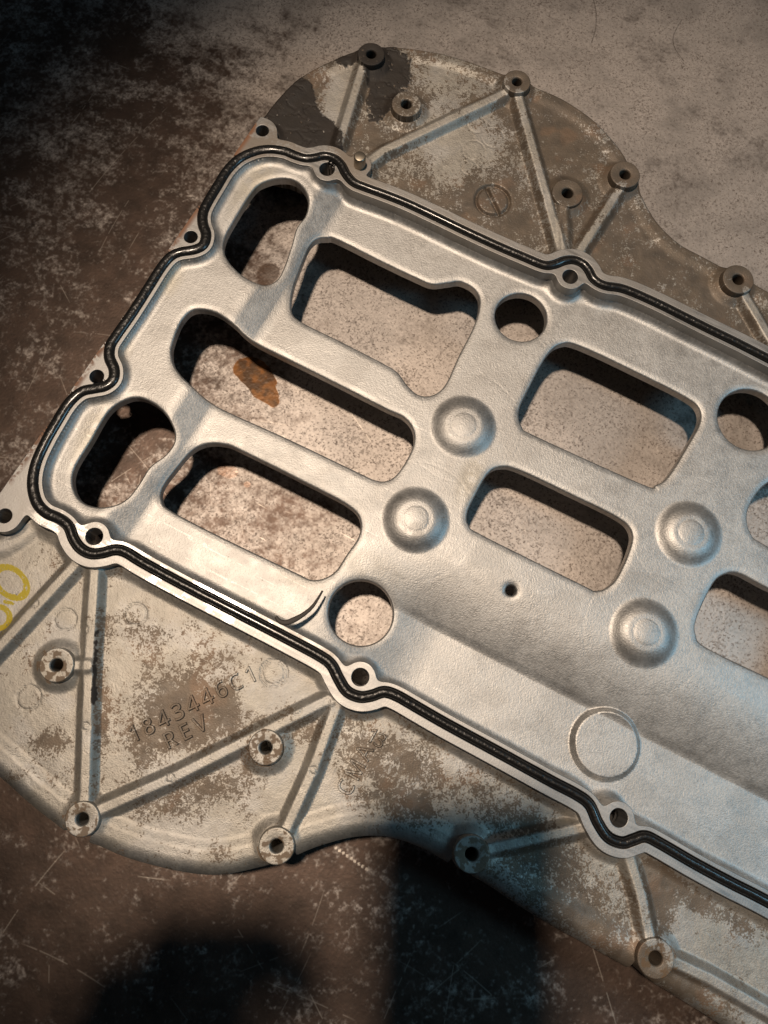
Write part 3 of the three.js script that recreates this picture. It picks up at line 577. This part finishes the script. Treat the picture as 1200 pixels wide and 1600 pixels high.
{
  const y = RIM, g = lathe([[3.1, y - 4], [3.1, y + 6.2], [2.95, y + 6.9], [2.5, y + 7.3], [0.01, y + 7.35]], pinAt);
  obj('dowel_pin', g, pinMat, cover).userData.label = 'short steel dowel pin beside the gasket';
}

// ---------------------------------------------------------------- gasket
{
  // profile across the bead: two shallow grooves between three soft ribs
  const prof = []; const HW = 2.55, K = 18;
  for (let i = 0; i <= K; i++) { const t = i / K * 2 - 1, u = t * HW; prof.push([u, RIM - 2.6 + 4.1 * Math.pow(Math.max(0, 1 - Math.abs(t) ** 2.6), 0.55) - 0.06 * (Math.exp(-(((u + 1.05) / 0.32) ** 2)) + Math.exp(-(((u - 1.05) / 0.32) ** 2)))]); }
  const raw = smoothLoop(mm(gasketPx, RIM), 10), line = []; let last = null;
  for (const p of raw) if (!last || Math.hypot(p[0] - last[0], p[1] - last[1]) > 0.7) { line.push(p); last = p; }
  const n = line.length, P = [], idx = [], C = [];
  for (let i = 0; i < n; i++) {
    const a = line[(i + n - 2) % n], b = line[(i + 2) % n], l = Math.hypot(b[0] - a[0], b[1] - a[1]), nx = (b[1] - a[1]) / l, nz = -(b[0] - a[0]) / l, w = 1 + 0.3 * sstep(42, 26, -leftSide(line[i][0], line[i][1])) + 0.10 * (fbm(i * 0.05, 3, 2) - 0.5), dy = 0.3 * (noise(i * 0.05, 9) - 0.5);
    for (const [u, y] of prof) P.push((line[i][0] + nx * u * w) * MM, (y + dy) * MM, (line[i][1] + nz * u * w) * MM);
  }
  for (let i = 0; i < n; i++) for (let k = 0; k < K; k++) { const a = i * (K + 1) + k, b = ((i + 1) % n) * (K + 1) + k; idx.push(a, b, a + 1, b, b + 1, a + 1); }
  const g = new THREE.BufferGeometry(); g.setAttribute('position', new THREE.Float32BufferAttribute(P, 3)); g.setIndex(idx); g.computeVertexNormals(); planar(g);
  if (g.attributes.normal.getY(9) < 0) { const nn = g.attributes.normal; for (let i = 0; i < nn.array.length; i++) nn.array[i] *= -1; const id = g.index.array; for (let i = 0; i < id.length; i += 3) { const t = id[i]; id[i] = id[i + 1]; id[i + 1] = t; } }
  const rubber = new THREE.MeshPhysicalMaterial({ color: new THREE.Color().setRGB(0.012, 0.011, 0.010), roughness: 0.36, bumpMap: grainTexture(512, 0.12, (x, z) => fbm(x * 0.9, z * 0.9, 3)), bumpScale: 0.00025, clearcoat: 0.6, clearcoatRoughness: 0.15 });
  const o = obj('rubber_gasket', g, rubber, scene);
  tag(o, 'oily black rubber gasket bead set in the flange groove', 'gasket');
}

// ---------------------------------------------------------------- shred lying on the tray
{
  const pts = [[504, 923], [497, 935], [488, 948], [474, 960], [458, 969], [446, 973], [436, 970], [431, 963]], wd = [0.45, 0.6, 0.8, 1.0, 1.3, 1.2, 1.0, 0.7];
  const c = pts.map(([x, y], i) => { const h = i > 4 ? RIM + 0.8 : lerp(TRAY + 8.5, RIM + 0.6, i / 4), [X, Z] = at(x, y, h); return V(X, h, Z); });
  const curve = new THREE.CatmullRomCurve3(c), P = [], idx = [], n = 60, m = 8;
  for (let i = 0; i <= n; i++) {
    const t = i / n, p = curve.getPoint(t), d = curve.getTangent(t), side = V(d.z, 0, -d.x).normalize(), q = t * (wd.length - 1), w = lerp(wd[Math.floor(q)], wd[Math.min(wd.length - 1, Math.floor(q) + 1)], q % 1);
    for (let k = 0; k < m; k++) { const a = k / m * 2 * Math.PI; P.push((p.x + side.x * Math.cos(a) * w) * MM, (p.y + Math.sin(a) * 0.35) * MM, (p.z + side.z * Math.cos(a) * w) * MM); }
  }
  for (let i = 0; i < n; i++) for (let k = 0; k < m; k++) { const a = i * m + k, b = i * m + (k + 1) % m; idx.push(a, b, a + m, b, b + m, a + m); }
  const g = new THREE.BufferGeometry(); g.setAttribute('position', new THREE.Float32BufferAttribute(P, 3)); g.setIndex(idx); g.computeVertexNormals(); planar(g);
  const o = obj('rubber_shred', g, new THREE.MeshStandardMaterial({ color: new THREE.Color().setRGB(0.05, 0.04, 0.033), roughness: 0.6 }), scene);
  tag(o, 'thin curved dark shred of rubber lying beside the round hole', 'rubber shred');
}

// ---------------------------------------------------------------- what stands outside the frame: lamp, tube light, the phone that takes the picture
{
  const metal = new THREE.MeshStandardMaterial({ color: new THREE.Color().setRGB(0.05, 0.05, 0.05), roughness: 0.5, metalness: 0.3 });
  const lamp = thing('work_lamp', 'black can work lamp hanging over the bench', 'lamp');
  const dir = lampAim.clone().sub(lampPos).normalize(), q = new THREE.Quaternion().setFromUnitVectors(V(0, -1, 0), dir);
  lamp.position.copy(lampPos); lamp.quaternion.copy(q);
  obj('shade', new THREE.LatheGeometry([[0.02, 0.10], [0.075, 0.09], [0.08, 0.06], [0.08, -0.14], [0.083, -0.14], [0.083, 0.06], [0.078, 0.093], [0.02, 0.104]].map(([r, y]) => new THREE.Vector2(r, y)), 48), metal, lamp);
  obj('bulb', new THREE.LatheGeometry([[0.001, -0.018], [0.02, -0.012], [0.026, 0.006], [0.02, 0.03], [0.012, 0.05], [0.012, 0.09]].map(([r, y]) => new THREE.Vector2(r, y)), 32), new THREE.MeshStandardMaterial({ color: 0x222222, emissive: new THREE.Color().setRGB(1, 0.8, 0.6), emissiveIntensity: 3 }), lamp);
  const panel = thing('panel_light', 'cool white panel light beside the bench', 'lamp');
  panel.position.copy(coolPos); panel.lookAt(coolAim);
  const body = new RoundedBoxGeometry(0.13, 0.34, 0.02, 3, 0.006); body.translate(0, 0, -0.014);
  obj('housing', body, metal, panel);
  const face = new RoundedBoxGeometry(0.10, 0.30, 0.004, 2, 0.002); face.translate(0, 0, -0.0035);
  obj('diffuser', face, new THREE.MeshStandardMaterial({ color: 0x888888, emissive: new THREE.Color().setRGB(0.34, 0.73, 1.0), emissiveIntensity: 1 }), panel);

  const phone = thing('phone', 'black phone held over the cover', 'phone');
  phone.position.copy(camera.position); phone.quaternion.copy(camera.quaternion);
  const black = new THREE.MeshStandardMaterial({ color: new THREE.Color().setRGB(0.015, 0.015, 0.017), roughness: 0.3 });
  const b = new RoundedBoxGeometry(0.074, 0.150, 0.008, 4, 0.0035); b.translate(-0.006, -0.040, 0.0105);
  obj('body', b, black, phone);
  const ring = new THREE.TorusGeometry(0.006, 0.0012, 10, 32); ring.translate(0, 0, 0.0062); obj('lens_ring', ring, metal, phone);
}

{
  // the free hand beside the phone, in a dark sleeve
  const J = (a, b, r0, r1) => ({ a: V(...a), b: V(...b), r0, r1 });
  const bones = [J([-0.118, 0.428, 0.105], [-0.085, 0.425, 0.075], 0.024, 0.021), J([-0.105, 0.43, 0.125], [-0.118, 0.428, 0.075], 0.023, 0.02), J([-0.118, 0.43, 0.12], [-0.155, 0.432, 0.21], 0.024, 0.029)];
  const knuckles = [[-0.078, 0.426, 0.062], [-0.095, 0.428, 0.052], [-0.113, 0.428, 0.05], [-0.129, 0.427, 0.058]], lens = [1, 1.12, 1.05, 0.84];
  knuckles.forEach((k, i) => { const L = lens[i], p = [k[0] + 0.016 * L, k[1] + 0.006, k[2] - 0.034 * L], q = [p[0] + 0.018 * L, p[1] + 0.02 * L, p[2] - 0.006], t = [q[0] - 0.004, q[1] + 0.018 * L, q[2] + 0.014]; bones.push(J([-0.108, 0.428, 0.088], k, 0.014, 0.0108), J(k, p, 0.0105, 0.0092), J(p, q, 0.0092, 0.0085), J(q, t, 0.0085, 0.0076)); });
  bones.push(J([-0.092, 0.43, 0.105], [-0.072, 0.436, 0.08], 0.015, 0.011), J([-0.072, 0.436, 0.08], [-0.066, 0.45, 0.052], 0.0108, 0.0095), J([-0.066, 0.45, 0.052], [-0.07, 0.46, 0.03], 0.0095, 0.008));
  const res = 72, c = V(-0.1, 0.435, 0.095), away = -0.026, half = 0.15, mc = new MarchingCubes(res, new THREE.MeshBasicMaterial(), false, false, 60000);
  mc.isolation = 0;
  const p = V(0, 0, 0), e = V(0, 0, 0), w = V(0, 0, 0);
  for (let k = 0; k < res; k++) for (let j = 0; j < res; j++) for (let i = 0; i < res; i++) {
    p.set((i - res / 2) / (res / 2) * half + c.x, (j - res / 2) / (res / 2) * half + c.y, (k - res / 2) / (res / 2) * half + c.z);
    let d = 1;
    for (const b of bones) { e.subVectors(b.b, b.a); w.subVectors(p, b.a); const t = clamp(w.dot(e) / e.dot(e)); d = smin(d, w.addScaledVector(e, -t).length() - lerp(b.r0, b.r1, t), 0.006); }
    mc.field[i + j * res + k * res * res] = -d;
  }
  mc.update();
  const n = mc.count, g = new THREE.BufferGeometry(), pos = new Float32Array(n * 3), nor = mc.normalArray.slice(0, n * 3);
  for (let i = 0; i < n; i++) { pos[i * 3] = mc.positionArray[i * 3] * half + c.x + away; pos[i * 3 + 1] = mc.positionArray[i * 3 + 1] * half + c.y; pos[i * 3 + 2] = mc.positionArray[i * 3 + 2] * half + c.z; }
  g.setAttribute('position', new THREE.BufferAttribute(pos, 3)); g.setAttribute('normal', new THREE.BufferAttribute(nor, 3)); planar(g);
  const who = thing('person', 'bare hand and dark sleeve held beside the phone', 'person');
  obj('hand', g, new THREE.MeshPhysicalMaterial({ color: new THREE.Color().setRGB(0.42, 0.25, 0.17), roughness: 0.55 }), who);
  const dir = V(-0.037, 0.002, 0.09).normalize(), sl = new THREE.LatheGeometry([[0.036, 0], [0.039, 0.004], [0.041, 0.02], [0.046, 0.1], [0.052, 0.25], [0.05, 0.25], [0.036, 0.02], [0.034, 0.001], [0.036, 0]].map(([r, y]) => new THREE.Vector2(r, y)), 40);
  sl.applyQuaternion(new THREE.Quaternion().setFromUnitVectors(V(0, 1, 0), dir)); sl.translate(-0.142 + away, 0.431, 0.178);
  obj('sleeve', sl, new THREE.MeshStandardMaterial({ color: new THREE.Color().setRGB(0.03, 0.032, 0.04), roughness: 0.9 }), who);
}

renderer.render(scene, camera);
